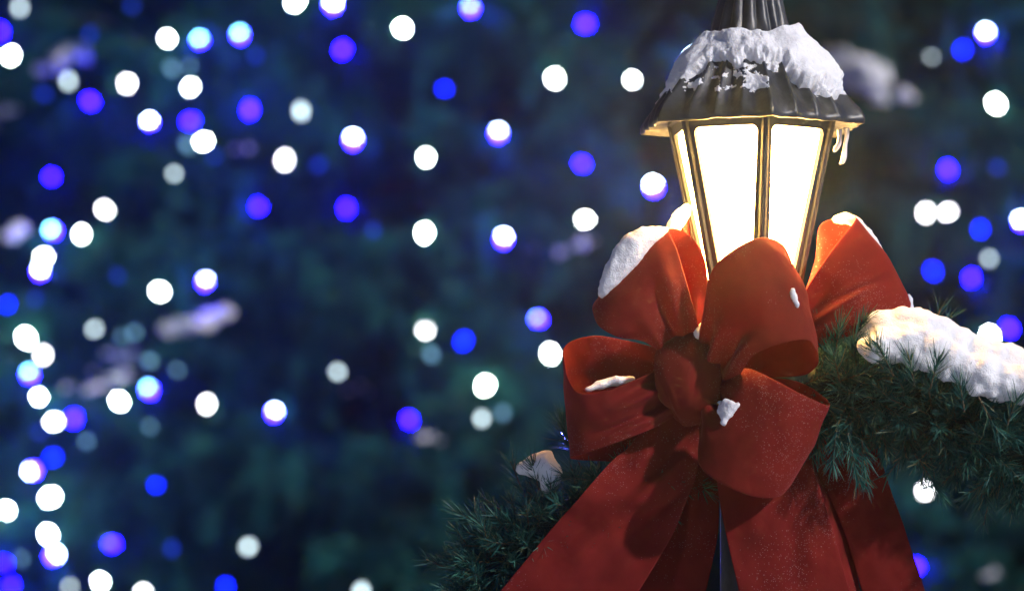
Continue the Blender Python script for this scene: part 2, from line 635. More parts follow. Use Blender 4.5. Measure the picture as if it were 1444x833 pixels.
# ------------------------------------------------------------------ ribbons
bow = empty('red_bow', P(968, 525, 100), 'large red velvet bow with frosty loops and long tails tied below the lantern', 'bow')


def catmull(pts, sub):
    out = []
    n = len(pts)
    for i in range(n - 1):
        p0 = pts[max(i - 1, 0)]; p1 = pts[i]; p2 = pts[i + 1]; p3 = pts[min(i + 2, n - 1)]
        for s in range(sub):
            t = s / sub
            out.append(0.5 * ((2 * p1) + (p2 - p0) * t + (2 * p0 - 5 * p1 + 4 * p2 - p3) * t * t + (3 * p1 - p0 - 3 * p2 + p3) * t ** 3))
    out.append(pts[-1])
    return out


RIB = {}


def ribbon(name, st, bulge=6.0, sub=12, nu=22, wr=2.0, seed=0, parent=None, thickness=0.0015, gather=0.0, folds=(), key=None):
    """st: stations ((x,y,z),(x,y,z)[,bulge mm]) - the two edges of the ribbon"""
    E1 = catmull([P(*s[0]) for s in st], sub)
    E2 = catmull([P(*s[1]) for s in st], sub)
    BL = catmull([Vector(((s[2] if len(s) > 2 else bulge), 0, 0)) for s in st], sub)
    nl = len(E1)
    G = []
    for i in range(nl):
        t = (E1[min(i + 1, nl - 1)] + E2[min(i + 1, nl - 1)] - E1[max(i - 1, 0)] - E2[max(i - 1, 0)])
        w = E2[i] - E1[i]
        nrm = t.cross(w).normalized()
        row = []
        L_ = i / (nl - 1)
        for j in range(nu + 1):
            u = j / nu
            p = E1[i] + w * u
            off = mm(BL[i].x) * (4 * u * (1 - u))
            q = p * 22 + Vector((seed * 3.1, 0, 0))
            off += mm(wr) * mnoise.noise(q) + mm(wr * .35) * mnoise.noise(q * 2.7)
            if gather:      # pleats near the two ends
                e = max(0, 1 - min(L_, 1 - L_) / 0.28)
                off += mm(gather) * e * math.sin(u * math.pi * 5 + seed)
            for (fu, fl, wu, wl, amp, skew) in folds:
                du = (u - fu - skew * (L_ - fl)) / wu; dl = (L_ - fl) / wl
                off += mm(amp) * math.exp(-du * du - dl * dl)
            row.append(p + nrm * off)
        G.append(row)
    V = [p for r in G for p in r]; F = []
    for i in range(nl - 1):
        for j in range(nu):
            a = i * (nu + 1) + j
            F.append((a, a + 1, a + nu + 2, a + nu + 1))
    o = pydata(name, V, F, M_VELVET, parent or bow)
    md = o.modifiers.new('thickness', 'SOLIDIFY'); md.thickness = thickness; md.offset = 0
    md = o.modifiers.new('soft', 'SUBSURF'); md.levels = 1; md.render_levels = 1
    RIB[key or name + str(seed)] = (o, G)
    return o


def rib_pt(key, l, u, lift=0.0):
    o, G = RIB[key]
    nl = len(G) - 1; nu = len(G[0]) - 1
    l = max(0, min(1, l)) * nl; u = max(0, min(1, u)) * nu
    i = min(int(l), nl - 1); j = min(int(u), nu - 1); a = l - i; b = u - j
    p = (G[i][j] * (1 - a) + G[i + 1][j] * a) * (1 - b) + (G[i][j + 1] * (1 - a) + G[i + 1][j + 1] * a) * b
    n_ = (G[i + 1][j] - G[i][j]).cross(G[i][j + 1] - G[i][j]).normalized()
    if n_.dot(CAM - p) < 0: n_ = -n_
    return p + n_ * lift


# upper left loop
ribbon('loop', [((940, 508, 92), (968, 492, 100)), ((905, 484, 118), (986, 470, 122)), ((868, 474, 138), (974, 418, 136)),
                ((843, 458, 132), (956, 355, 120)), ((836, 437, 98), (945, 325, 86)), ((848, 424, 58), (968, 328, 48)),
                ((880, 440, 40), (993, 362, 30)), ((910, 465, 45), (997, 412, 38)), ((940, 500, 62), (985, 482, 62))],
       bulge=-8, wr=4.0, seed=1, gather=9, folds=((.62, .2, .08, .12, 16, .3), (.35, .16, .08, .12, -9, .5), (.8, .3, .1, .15, -8, .2)), key='A')
# left loop
ribbon('loop', [((945, 513, 98), (965, 578, 92)), ((905, 530, 128), (935, 598, 120)), ((860, 549, 142), (880, 620, 142)), ((816, 553, 134), (828, 638, 132)),
                ((799, 524, 108), (807, 645, 106)), ((797, 488, 74), (812, 648, 74)), ((835, 473, 50), (850, 650, 52)), ((885, 480, 48), (900, 651, 50)),
                ((940, 495, 62), (955, 605, 62))],
       bulge=1, wr=3.5, seed=2, gather=9, folds=((.35, .12, .10, .12, 9, .2), (.7, .2, .08, .15, -10, .2), (.3, .75, .1, .15, 9, 0)), key='B')
# tall centre loop
ribbon('loop', [((984, 495, 108), (1030, 545, 104)), ((990, 452, 138), (1044, 528, 150)), ((1001, 386, 166), (1066, 499, 188)), ((1034, 352, 176), (1104, 484, 204)),
                ((1078, 334, 158), (1140, 480, 190)), ((1104, 348, 122), (1154, 504, 150)), ((1096, 372, 92), (1140, 527, 108)), ((1060, 400, 80), (1096, 532, 92)),
                ((1020, 450, 82), (1056, 530, 90))],
       bulge=-10, wr=4.0, seed=3, gather=9, folds=((.7, .16, .07, .11, 17, .6), (.45, .12, .07, .1, -10, .6), (.85, .2, .06, .12, -8, .4)), key='C')
# lower centre loop
ribbon('loop', [((984, 566, 98), (1030, 545, 104)), ((985, 604, 132), (1054, 522, 140)), ((986, 655, 165), (1086, 532, 172)), ((1026, 686, 184), (1130, 555, 182)),
                ((1076, 702, 168), (1167, 571, 160)), ((1106, 692, 132), (1163, 559, 124)), ((1090, 665, 100), (1126, 538, 100)), ((1045, 610, 84), (1078, 530, 84))],
       bulge=9, wr=3.5, seed=4, gather=8, folds=((.45, .12, .08, .08, -18, .5), (.85, .15, .12, .12, 10, .2), (.2, .2, .1, .1, 6, .2)), key='D')
# right loop, behind
ribbon('loop', [((1105, 470, 78), (1112, 505, 74)), ((1139, 404, 84), (1168, 484, 92)), ((1176, 348, 74), (1230, 462, 92)), ((1206, 309, 48), (1284, 436, 62)),
                ((1190, 306, 12), (1272, 434, 22)), ((1156, 318, -6), (1222, 446, 2)), ((1148, 370, -20), (1180, 470, -10)), ((1128, 440, -10), (1150, 490, -6))],
       bulge=-7, wr=3.5, seed=5, gather=8, folds=((.35, .14, .10, .09, 20, .2), (.6, .2, .08, .1, -12, .3), (.5, .28, .06, .12, 8, .5)), key='E')
# small loop showing behind the upper left one
ribbon('loop', [((950, 470, 20), (985, 470, -45)), ((938, 400, 26), (972, 390, -52)), ((943, 334, 14), (964, 318, -48)), ((955, 313, -8), (972, 304, -66)),
                ((966, 338, -30), (980, 330, -88)), ((962, 400, -30), (986, 395, -85)), ((970, 470, -20), (990, 470, -60))], bulge=4, wr=2, seed=6, key='F')
# the wrapped knot
ribbon('knot', [((936, 478, 60), (1000, 468, 60)), ((929, 486, 106), (1006, 474, 104)), ((923, 503, 130), (1014, 497, 128)), ((923, 535, 136), (1017, 534, 134)),
                ((928, 558, 126), (1016, 570, 124)), ((936, 570, 90), (1008, 586, 92)), ((944, 574, 56), (998, 590, 56))],
       bulge=19, wr=4.0, seed=7, folds=((.2, .66, .05, .18, -6, .8), (.28, .68, .05, .16, 4, .8), (.66, .4, .05, .2, -4, -.5)), key='K')
# gathered middle of the ribbon behind the knot
ribbon('fold', [((940, 480, 50), (940, 585, 50)), ((985, 470, 84), (985, 600, 84)), ((1030, 476, 96), (1030, 610, 92)), ((1075, 480, 84), (1075, 600, 78)), ((1110, 500, 62), (1110, 580, 58))], bulge=4, wr=5, seed=21, folds=((.45, .55, .06, .4, -9, 0), (.6, .6, .05, .4, 8, .2)), key='M')
# tails
ribbon('tail', [((930, 572, 78), (984, 572, 84)), ((893, 622, 86), (986, 622, 96)), ((860, 652, 100), (983, 668, 112)), ((820, 697, 118), (966, 712, 116)),
                ((780, 742, 110), (945, 760, 108)), ((705, 833, 120), (898, 838, 126)), ((640, 912, 132), (840, 930, 132)), ((590, 975, 128), (775, 1010, 128))],
       bulge=-4, wr=5, seed=8, folds=((.62, .36, .10, .16, 16, -1.2), (.8, .46, .08, .10, -12, -1.0), (.3, .2, .15, .15, 8, .2), (.4, .62, .12, .1, 7, -.8)), key='T1')
ribbon('tail', [((955, 600, 56), (1000, 590, 60)), ((948, 660, 58), (1012, 660, 66)), ((934, 740, 58), (1013, 745, 72)), ((905, 820, 54), (998, 822, 74)), ((880, 890, 50), (975, 900, 66)), ((862, 950, 50), (955, 965, 62))],
       bulge=5, wr=4, seed=9, folds=((.5, .4, .12, .3, 7, .3),), key='T2')
ribbon('tail', [((1004, 580, 96), (1100, 565, 92)), ((1010, 640, 104), (1130, 625, 100)), ((1012, 690, 110), (1150, 668, 108)), ((1024, 756, 122), (1174, 745, 112)), ((1042, 835, 132), (1199, 835, 124)),
                ((1062, 915, 128), (1225, 920, 122)), ((1078, 980, 128), (1246, 1000, 120))],
       bulge=5, wr=4, seed=10, folds=((.3, .42, .12, .10, 6, -.6), (.6, .55, .1, .1, -6, -.7), (.75, .3, .08, .2, -5, .3)), key='T3')
ribbon('tail', [((1110, 575, 50), (1200, 560, 30)), ((1140, 632, 62), (1232, 618, 44)), ((1156, 672, 66), (1246, 660, 52)), ((1188, 745, 72), (1274, 740, 64)), ((1216, 835, 78), (1306, 838, 68)),
                ((1240, 915, 74), (1330, 920, 66)), ((1258, 985, 70), (1350, 990, 60))],
       bulge=5, wr=3.5, seed=11, folds=((.4, .35, .2, .08, 5, .2),), key='T4')
# the turned-under edge of that tail, a dark strip between the two right tails
ribbon('tail', [((1128, 632, 74), (1150, 640, 50)), ((1146, 668, 88), (1168, 676, 54)), ((1170, 740, 98), (1192, 746, 62)), ((1196, 835, 106), (1216, 838, 68)), ((1220, 915, 106), (1238, 918, 66)), ((1238, 975, 104), (1256, 980, 64))],
       bulge=-6, wr=3.5, seed=12, key='T5')


# frost fibres clinging to the velvet
def frost(key, starts, steps=26, size=0.011, seed=0):
    rr = random.Random(seed)
    V = []; F = []
    for (l, u, ang) in starts:
        stack = [(l, u, ang, steps, 0.00055)]
        while stack:
            l_, u_, an, ns, rad = stack.pop()
            pts = [rib_pt(key, l_, u_, 0.0014)]
            for s in range(ns):
                an += rr.gauss(0, 0.42)
                l_ += math.cos(an) * size; u_ += math.sin(an) * size * 2.2
                if not (0.02 < l_ < 0.98 and 0.02 < u_ < 0.98): break
                pts.append(rib_pt(key, l_, u_, 0.0014 + 0.0012 * rr.random()))
                if rr.random() < 0.09 and ns > 8:
                    stack.append((l_, u_, an + rr.choice((-1, 1)) * 1.0, ns // 2, rad * .8))
            if len(pts) > 2: add_tube(V, F, pts, rad, 4, False)
    if V:
        o = pydata('frost', V, F, M_FROST, RIB[key][0])
        o.parent = RIB[key][0]
        o.matrix_parent_inverse = Matrix.Translation(-bow.location)


frost('B', [(.36, .3, 1.2), (.40, .35, 1.3), (.44, .4, 1.5), (.47, .2, 1.6), (.42, .7, 1.0), (.3, .15, 1.4), (.34, .6, 2.2)], 30, .010, 3)
frost('C', [(.30, .25, 1.9), (.27, .55, 2.6), (.33, .3, 1.3), (.2, .5, 1.5), (.42, .9, 3.1), (.36, .88, .3)], 30, .009, 5)
frost('D', [(.22, .06, 1.0), (.26, .08, .5), (.3, .06, .8), (.34, .1, .2), (.28, .2, -.4), (.2, .2, 1.4), (.33, .3, .1)], 30, .010, 9)
frost('A', [(.42, .2, 1.5), (.36, .4, 2.0), (.38, .6, .9)], 18, .010, 12)
frost('E', [(.3, .3, 1.2), (.34, .6, 1.6)], 16, .010, 15)
frost('T1', [(.5, .3, .5)], 14, .008, 17)

# ------------------------------------------------------------------ snow bits on bow


def px_of(p):
    v = p - CAM
    d = v.dot(FV)
    return 722 + v.dot(RV) / d * D * 1000, 416.5 - v.dot(UV) / d * D * 1000, (D - d) * 1000


def rib_z(key, x, y):
    best = None
    for row in RIB[key][1]:
        for p in row:
            a, b, c = px_of(p)
            q = math.hypot(a - x, b - y) - 0.12 * c
            if math.hypot(a - x, b - y) < 9 and (best is None or c > best): best = c
    return best if best is not None else 100.0



def dense(pts, n=3):
    out = []
    for a, b in zip(pts, pts[1:]):
        for k in range(n):
            t = k / n
            out.append(tuple(a[i] * (1 - t) + b[i] * t for i in range(4)))
    return out + [pts[-1]]


def snowline(pts, label, voxel=0.0035, d1=(0.02, 0.007), d2=(0.006, 0.003), group=None, cat='snow', it=6):
    return blob('snow', [(P(x, y, z), mm(r) if not hasattr(r, '__len__') else tuple(mm(q) for q in r)) for x, y, z, r in pts], voxel, d1, d2, label, cat, group, it=it)


snowline(dense([(850, 414, 104, 8), (860, 400, 104, 15), (870, 384, 102, 20), (883, 366, 100, 23), (895, 350, 96, 24), (908, 339, 94, 20), (924, 331, 92, 13), (936, 326, 90, 7)], 2),
         'thick white snow bank along the outer fold of the upper left red loop')
snowline([(830, 549, 106, (8, 8, 4)), (844, 544, 104, (9, 9, 6)), (857, 540, 100, (10, 10, 7)), (871, 536, 100, (10, 10, 7)), (838, 546, 104, (9, 9, 5)), (850, 541, 100, (12, 12, 6)), (864, 538, 98, (13, 12, 7)), (878, 535, 100, (12, 10, 6)), (890, 533, 104, (8, 7, 5))],
         'bluish strip of snow inside the far left red loop', 0.003, (0.015, 0.004), (0.006, 0.002))
snowline([(986, 471, 128, 9), (990, 464, 124, 9), (996, 470, 126, 8)], 'small peaked lump of snow on top of the bow knot', 0.0025, (0.015, .004), (.005, .002))
zc = rib_z('C', 1121, 421) - 0.5
snowline([(1118, 412, zc, (4, 3, 7)), (1121, 420, zc, (5, 3, 8)), (1124, 429, zc, (4, 3, 7)), (1117, 417, zc, (3, 3, 5))], 'tiny white fleck of snow on the tall centre red loop', 0.002, (0.012, .003), (.005, .0015))
tri = []
for _ in range(34):
    a, b = sorted((R.random(), R.random()))
    x = 1011 * a + 1047 * (b - a) + 1019 * (1 - b); y = 565 * a + 566 * (b - a) + 600 * (1 - b)
    tri.append((x, y, rib_z('D', x, y) - 1.5, R.uniform(3.5, 6)))
snowline(tri,
         'white snow patch in the crease of the lower centre red loop', 0.0025, (0.014, .004), (.005, .002))
snowline(dense([(1180, 308, 26, 7), (1192, 308, 32, 9), (1207, 313, 32, 9), (1220, 329, 34, 10), (1231, 346, 36, 10), (1242, 365, 38, 9), (1251, 381, 42, 8), (1262, 398, 46, 6), (1274, 416, 50, 5)], 4),
         'thin ridge of snow along the edge of the right rear red loop', 0.003, (0.014, .005), (.005, .002))
snowline(dense([(944, 329, 8, 8), (950, 319, -4, 11), (957, 309, -12, 12), (964, 300, -22, 10), (969, 293, -28, 7)]), 'snow sliver behind the upper left loop beside the lantern glass', 0.003, (0.014, .004), (.005, .002))
# ice
V = []; F = []
add_tube(V, F, [P(1281, 415, 50), P(1283, 422, 52), P(1284, 428, 52), P(1283, 434, 54), P(1284, 440, 54), P(1283, 443, 54)], [.002, .0045, .0035, .006, .0055, .001], 10)
tag(pydata('ice_drop', V, F, M_ICE), 'clear frozen drop at the tip of the right rear red loop', 'ice')
for pts, rad, lab in (
        ([(1184, 182, 20), (1184, 194, 20), (1183, 203, 21), (1180, 208, 21), (1177, 212, 21), (1175, 213, 21)], [.0042, .003, .0034, .004, .0032, .001], 'short crooked icicle under the lantern eave, nearer the glass'),
        ([(1194, 180, 22), (1194, 192, 22), (1192, 203, 22), (1191, 214, 23), (1190, 222, 23), (1188, 228, 23), (1184, 231, 23)], [.004, .0034, .003, .0036, .0042, .0038, .001], 'longer icicle hanging from the right corner of the lantern eave')):
    V = []; F = []
    add_tube(V, F, catmull([P(*q) for q in pts], 4), np.interp(np.linspace(0, 1, (len(pts) - 1) * 4 + 1), np.linspace(0, 1, len(pts)), rad), 10)
    tag(pydata('icicle', V, F, M_ICE), lab, 'icicle')

# ------------------------------------------------------------------ garlands


def unit(v): return v / np.maximum(np.linalg.norm(v, axis=-1, keepdims=True), 1e-9)


def needles_on(p0, ax, L, n, ln, wdt, spread=(0.6, 1.1), droop=0.0):
    """quads of needles round one twig: p0 start, ax unit direction, L length"""
    t = NR.random(n) ** 0.9
    a = NR.random(n) * 2 * math.pi
    h = np.array([0, 0, 1.0]) if abs(ax[2]) < .9 else np.array([1.0, 0, 0])
    u = unit(np.cross(ax, h)); w = np.cross(ax, u)
    rd = np.cos(a)[:, None] * u + np.sin(a)[:, None] * w
    sp = NR.uniform(spread[0], spread[1], n) * (1 - 0.45 * t)
    d = unit(ax * np.cos(sp)[:, None] + rd * np.sin(sp)[:, None] + NR.normal(0, .09, (n, 3)))
    base = p0 + ax * (t * L)[:, None]
    l = (ln * NR.uniform(.75, 1.15, n))[:, None]
    side = unit(np.cross(d, NR.normal(0, 1, (n, 3)))) * (wdt * NR.uniform(.8, 1.2, n))[:, None] * .5
    bend = unit(ax + NR.normal(0, .3, (n, 3))) * (0.13 * l) + np.array([0, 0, -1.0]) * droop * l
    mid = base + d * l * .55
    tip = base + d * l + bend
    q1 = np.stack([base - side, base + side, mid + side, mid - side], 1)
    q2 = np.stack([mid - side, mid + side, tip + side * .35, tip - side * .35], 1)
    return q1, q2


def strips(name, Q, mats, parent):
    """Q: list of (q1,q2): two joined quads per needle"""
    a = np.concatenate([q[0] for q in Q]); b = np.concatenate([q[1] for q in Q])
    n = len(a)
    verts = np.concatenate([a[:, [0, 1, 2, 3]], b[:, [2, 3]]], 1)        # base-,base+,mid+,mid-,tip+,tip-
    me = bpy.data.meshes.new(name)
    me.vertices.add(n * 6)
    me.vertices.foreach_set('co', verts.reshape(-1).astype(np.float32))
    o6 = (np.arange(n) * 6)[:, None]
    li = np.concatenate([o6 + np.array([[0, 1, 2, 3]]), o6 + np.array([[3, 2, 4, 5]])], 1).reshape(-1)
    me.loops.add(n * 8)
    me.loops.foreach_set('vertex_index', li.astype(np.int32))
    me.polygons.add(n * 2)
    me.polygons.foreach_set('loop_start', np.arange(0, n * 8, 4, dtype=np.int32))
    me.polygons.foreach_set('loop_total', np.full(n * 2, 4, dtype=np.int32))
    me.update(calc_edges=True)
    return link_mesh(name, me, mats, parent, True)


def garland(path, rads, label, extra=(), step=0.0095, per=10, core=0.024, avoid=None):
    pts = catmull([P(*p) for p in path], 30)
    rr = np.interp(np.linspace(0, 1, len(pts)), np.linspace(0, 1, len(rads)), rads) / 1000.0
    root = empty('fir_garland', pts[0], label, 'garland')
    V = []; F = []
    add_tube(V, F, pts, [r * 0.33 for r in rr], 12)
    pydata('core', V, F, M_WIRE, root)
    Q = []; TV = []; TF = []
    acc = 0.0
    for i in range(1, len(pts)):
        seg = pts[i] - pts[i - 1]
        acc += seg.length
        while acc > step:
            acc -= step
            t = np.array(seg.normalized())
            for _ in range(per):
                a = R.random() * 2 * math.pi
                h = np.array([0, 0, 1.0]); u = unit(np.cross(t, h)); w = np.cross(t, u)
                rd = math.cos(a) * u + math.sin(a) * w
                al = R.uniform(-.8, .9)
                ax = unit(rd + t * al + NR.normal(0, .25, 3))
                L = rr[i] * R.uniform(.55, .98) * (1.0 if R.random() < .93 else 1.2)
                p0 = np.array(pts[i]) + rd * rr[i] * R.uniform(.05, .25)
                if avoid and avoid(Vector(p0 + ax * L * 1.15)): continue
                Q.append(needles_on(p0, ax, L, 72, R.uniform(.018, .027), .0014, (0.75, 1.25), droop=.02))
                add_tube(TV, TF, [Vector(p0), Vector(p0 + ax * L)], [.0013, .0007], 4, False)
    for (x, y, z, dx, dy, dz, L, n_) in extra:
        p0 = np.array(P(x, y, z)); ax = unit(np.array(P(x + dx, y + dy, z + dz)) - p0)
        Q.append(needles_on(p0, ax, mm(L), n_, .028, .0012))
        add_tube(TV, TF, [Vector(p0), Vector(p0 + ax * mm(L))], [.0014, .0008], 5, False)
    strips('needles', Q, M_NEEDLE, root)
    pydata('twigs', TV, TF, M_TWIG, root)
    return root


garland([(1075, 560, 62), (1130, 548, 66), (1200, 556, 70), (1262, 566, 74), (1330, 596, 78), (1400, 630, 82), (1480, 660, 86), (1600, 700, 70), (1750, 720, 30), (1900, 690, -30), (2050, 620, -80)],
        [70, 88, 92, 84, 90, 92, 92, 90, 90, 90, 90],
        'thick green fir garland running from the bow to the right edge under heavy snow',
        avoid=lambda p: px_of(p)[0] < 1162 and px_of(p)[2] > 45 and px_of(p)[1] < 640,
        extra=[(1160, 520, 60, -2, -60, 20, 60, 70), (1175, 510, 95, 12, -60, 25, 62, 70), (1190, 520, 100, 25, -65, 20, 62, 70), (1185, 540, 120, -12, -50, 30, 50, 70),
               (1318, 462, 60, 10, -34, 0, 28, 16), (1326, 462, 58, 26, -26, 5, 24, 10),
               (1195, 610, 130, 14, 60, 20, 70, 90), (1215, 620, 120, 6, 55, 20, 60, 80), (1180, 600, 130, -6, 60, 20, 60, 80), (1290, 640, 110, 40, 60, 10, 70, 80),
               (1200, 470, 80, 20, -20, 30, 40, 60), (1260, 530, 150, -20, -40, 20, 55, 70), (1380, 560, 160, 25, 45, 30, 60, 70), (1290, 545, 165, -8, -40, 12, 44, 55), (1312, 548, 168, 10, -40, 12, 40, 55), (1360, 580, 178, -6, -38, 10, 40, 55), (1420, 600, 182, 12, -34, 10, 42, 55), (1245, 520, 150, -16, -30, 14, 44, 55)],
        )
garland([(1010, 640, 10), (930, 680, 20), (850, 718, 24), (760, 752, 28), (700, 802, 30), (660, 872, 28), (620, 960, 20), (590, 1060, 10)],
        [55, 62, 70, 76, 78, 76, 74, 70],
        'green fir garland with a little snow sagging to the lower left behind the red tail',
        extra=[(820, 660, 10, -25, -55, 0, 60, 80), (815, 640, 5, -25, -45, 5, 50, 80), (805, 630, 0, -12, -50, 10, 45, 80), (830, 640, 0, -40, -20, 10, 50, 70), (740, 700, 40, -20, -50, 10, 55, 80), (690, 745, 40, -40, -20, 10, 55, 80),
               (850, 680, 50, -60, -10, 20, 60, 80), (800, 705, 60, 60, -40, 20, 60, 90), (760, 690, 50, -10, -40, 20, 40, 70)],)

GS = []
for _ in range(70):
    t = R.random()
    x = 1216 + 330 * t
    low = R.random()
    y = (452 + 88 * t - 14 * math.sin(t * 3.1)) + low * (44 + 20 * t)
    GS.append((x, y, 98 + 52 * low + R.uniform(-6, 8), R.uniform(8, 19)))
snowline([(1226, 472, 92, 20), (1246, 463, 98, 27), (1272, 463, 100, 29), (1298, 466, 102, 31), (1324, 476, 102, 31), (1348, 489, 104, 32), (1374, 502, 104, 31), (1400, 512, 106, 32), (1426, 522, 108, 33), (1452, 528, 108, 34),
          (1236, 486, 118, 22), (1258, 488, 128, 24), (1284, 482, 132, 24), (1316, 494, 136, 26), (1342, 512, 142, 27), (1386, 530, 146, 29), (1416, 540, 148, 28), (1445, 545, 146, 30), (1480, 538, 110, 34), (1520, 556, 110, 36), (1560, 570, 100, 32),
          (1300, 484, 128, 24), (1362, 520, 146, 24), (1232, 500, 130, 11), (1376, 546, 156, 14), (1330, 524, 150, 14), (1400, 556, 160, 12)]+ GS,
         'long lumpy mass of snow heaped on top of the right fir garland', 0.0038, (0.045, 0.018), (0.010, 0.003), it=9)
snowline([(762, 656, 52, (25, 18, 22)), (776, 668, 56, (17, 16, 22)), (742, 660, 50, (16, 14, 11)), (770, 682, 58, (9, 12, 16)), (770, 642, 48, (13, 12, 10))],
         'angular white lump of snow on the left fir garland under the bow', 0.003, (0.04, .008), (.008, .002))

# ------------------------------------------------------------------ the Christmas tree behind
TX, TY, TH, TR, TZ0 = 0.15, 18.2, 13.5, 4.35, 0.35
tree = empty('christmas_tree', (TX, TY, 0), 'huge dark fir tree strung with blue and white lights filling the background', 'tree')


def cone_r(z): return TR * max(0.0, 1 - (z - TZ0) / (TH - TZ0)) ** 0.92


V = []; F = []
add_tube(V, F, [(TX, TY, -0.1), (TX, TY, 3), (TX, TY, 7), (TX, TY, 13.2)], [.27, .22, .14, .02], 14)
pydata('trunk', V, F, M_BARK, tree)
Q = []; LV = []; LF = []
tips = []
z = 0.55
while z < 12.9:
    r = cone_r(z)
    nb = max(5, int(r * 2 * math.pi / 0.50))
    off = R.random() * 6.28
    for k in range(nb):
        a = off + 2 * math.pi * k / nb + R.uniform(-.12, .12)
        zz = z + R.uniform(-.16, .16)
        front = math.cos(a) > 0.25 and zz < 5.2
        rl = cone_r(zz) * R.uniform(.86, 1.0)
        d = np.array([math.sin(a), -math.cos(a), 0.0])
        side = np.array([d[1], -d[0], 0.0])
        sag = R.uniform(.18, .34)
        nseg = 9

        def bp(t):
            return np.array([TX, TY, zz]) + d * rl * t + np.array([0, 0, 1]) * (0.10 * rl * t - sag * rl * .42 * t ** 2 + 0.05 * rl * t ** 4)
        add_tube(LV, LF, [Vector(bp(t)) for t in (0.02, .35, .7, 1.0)], [.035 * rl / 3 + .008, .022, .012, .004], 5, False)
        step = 0.085 if front else 0.22
        t = 0.42 if front else .3
        while t < 1.0:
            t += step / rl * R.uniform(.8, 1.2)
            if t > 1.0: break
            p = bp(t)
            ax = unit(bp(min(1, t + .05)) - bp(t - .05))
            half = (0.14 + 0.40 * (1 - t) * rl / 2.2) * R.uniform(.75, 1.1)
            half = min(half, 0.62)
            for s in (-1, 1):
                tw = unit(ax * 0.75 + side * s + np.array([0, 0, R.uniform(-1.0, .25)]) + NR.normal(0, .12, 3))
                if front:
                    Q.append(needles_on(p, tw, half, int(26 + 80 * half), .07, .013, (0.5, 1.25), .1))
                else:
                    Q.append(needles_on(p, tw, half, 10, .16, .04, (0.4, 1.1), .1))
        if front:       # hanging branchlets fill the face of the tree
            for _ in range(9):
                p = bp(R.uniform(.62, .99)) + side * R.uniform(-.28, .28)
                tw = unit(np.array([0, 0, -1.0]) + d * R.uniform(-.1, .7) + side * R.uniform(-.4, .4))
                L_ = R.uniform(.14, .34)
                Q.append(needles_on(p, tw, L_, int(20 + 90 * L_), .07, .013, (0.5, 1.25), .1))
        p = bp(1.0)
        Q.append(needles_on(bp(.93), unit(bp(1.0) - bp(.9)), .12, 26, .06, .009, (.4, 1.0), .1))
        if front: tips.append((p, a, zz, rl, bp))
    z += 0.27 if z < 5 else 0.36
strips('crown', Q, M_FIR, tree)
pydata('limb', LV, LF, M_BARK, tree)


def on_tree(x, y, out=0.03):
    d = ray(x, y)
    lo, hi = 9.0, 18.0
    for _ in range(50):
        mid = (lo + hi) / 2
        p = CAM + d * mid
        if math.hypot(p.x - TX, p.y - TY) < cone_r(p.z) + out: hi = mid
        else: lo = mid
    return CAM + d * lo


FRONT = np.concatenate([q[0][:, 2] for q in Q])
FRONT = FRONT[(FRONT[:, 1] < TY - 1.0) & (FRONT[:, 2] < 4.6)]
_v = FRONT - np.array(CAM)


def on_foliage(x, y, lift=0.02, rad=0.05):
    d = np.array(ray(x, y))
    t = _v @ d
    lat = np.linalg.norm(_v - t[:, None] * d, axis=1)
    c = np.sort(t[lat < rad])
    t0 = c[min(len(c) - 1, 3)] if len(c) else 14.6
    return CAM + Vector(d) * float(t0 - lift)


# snow caught on the boughs, all of it far out of focus
def tree_snow(items, label):
    balls = []
    for x, y, w, h in items:
        p = on_foliage(x, y, -.03, .09)
        for _ in range(max(4, int(w / 5))):
            dx = R.gauss(0, .32) * w; dz = R.gauss(0, .30) * h - abs(dx) * .12
            q = R.uniform(.25, .6) * h * .00262 * .8
            balls.append((p + Vector((dx * .00262, R.uniform(-.05, .08), -dz * .00262)), (q * R.uniform(1, 2), q, q * R.uniform(.7, 1))))
    blob('snow', balls, 0.012, (0.06, 0.03), (0.025, 0.015), label, 'snow', 'snow clumps on the tree')


tree_snow([(98, 78, 44, 30), (82, 88, 34, 26), (62, 98, 26, 18)], 'pale snow clump on the tree near the top left corner')
tree_snow([(12, 152, 22, 20), (-6, 170, 20, 20)], 'faint pinkish snow clump on the tree at the left edge, below the top left corner')
tree_snow([(24, 322, 18, 34), (20, 336, 14, 22)], 'upright pinkish snow patch on the tree halfway up the left edge')
tree_snow([(262, 460, 46, 20), (290, 452, 40, 26), (240, 464, 26, 18)], 'bright bluish snow clump on the tree left of centre')
tree_snow([(160, 500, 44, 14), (186, 492, 40, 12)], 'thin bluish snow strip on the tree below a bright snow clump')
tree_snow([(135, 545, 52, 16), (175, 532, 60, 12), (115, 548, 24, 14)], 'long mauve snow strip on the tree at lower left')
tree_snow([(1198, 100, 40, 44), (1214, 116, 40, 40), (1238, 136, 22, 22)], 'large rounded snow clump on the tree just right of the lantern roof')
tree_snow([(1278, 136, 30, 20)], 'small mauve snow dab on the tree right of the lantern roof clump')
tree_snow([(790, 352, 60, 14), (825, 346, 36, 16), (762, 356, 28, 12)], 'bluish snow streak on the tree left of the upper left red loop')
tree_snow([(600, 618, 36, 12), (618, 622, 22, 10)], 'small blue snow streak on the tree above the left garland')
tree_snow([(500, 548, 44, 12), (470, 540, 22, 10)], 'dim blue snow streak on the tree low in the middle')
tree_snow([(330, 212, 36, 14), (405, 230, 30, 12)], 'dim snow dabs on the tree at upper left')
tree_snow([(1300, 565, 20, 12), (1390, 810, 40, 14)], 'dim snow on the tree at the lower right corner')

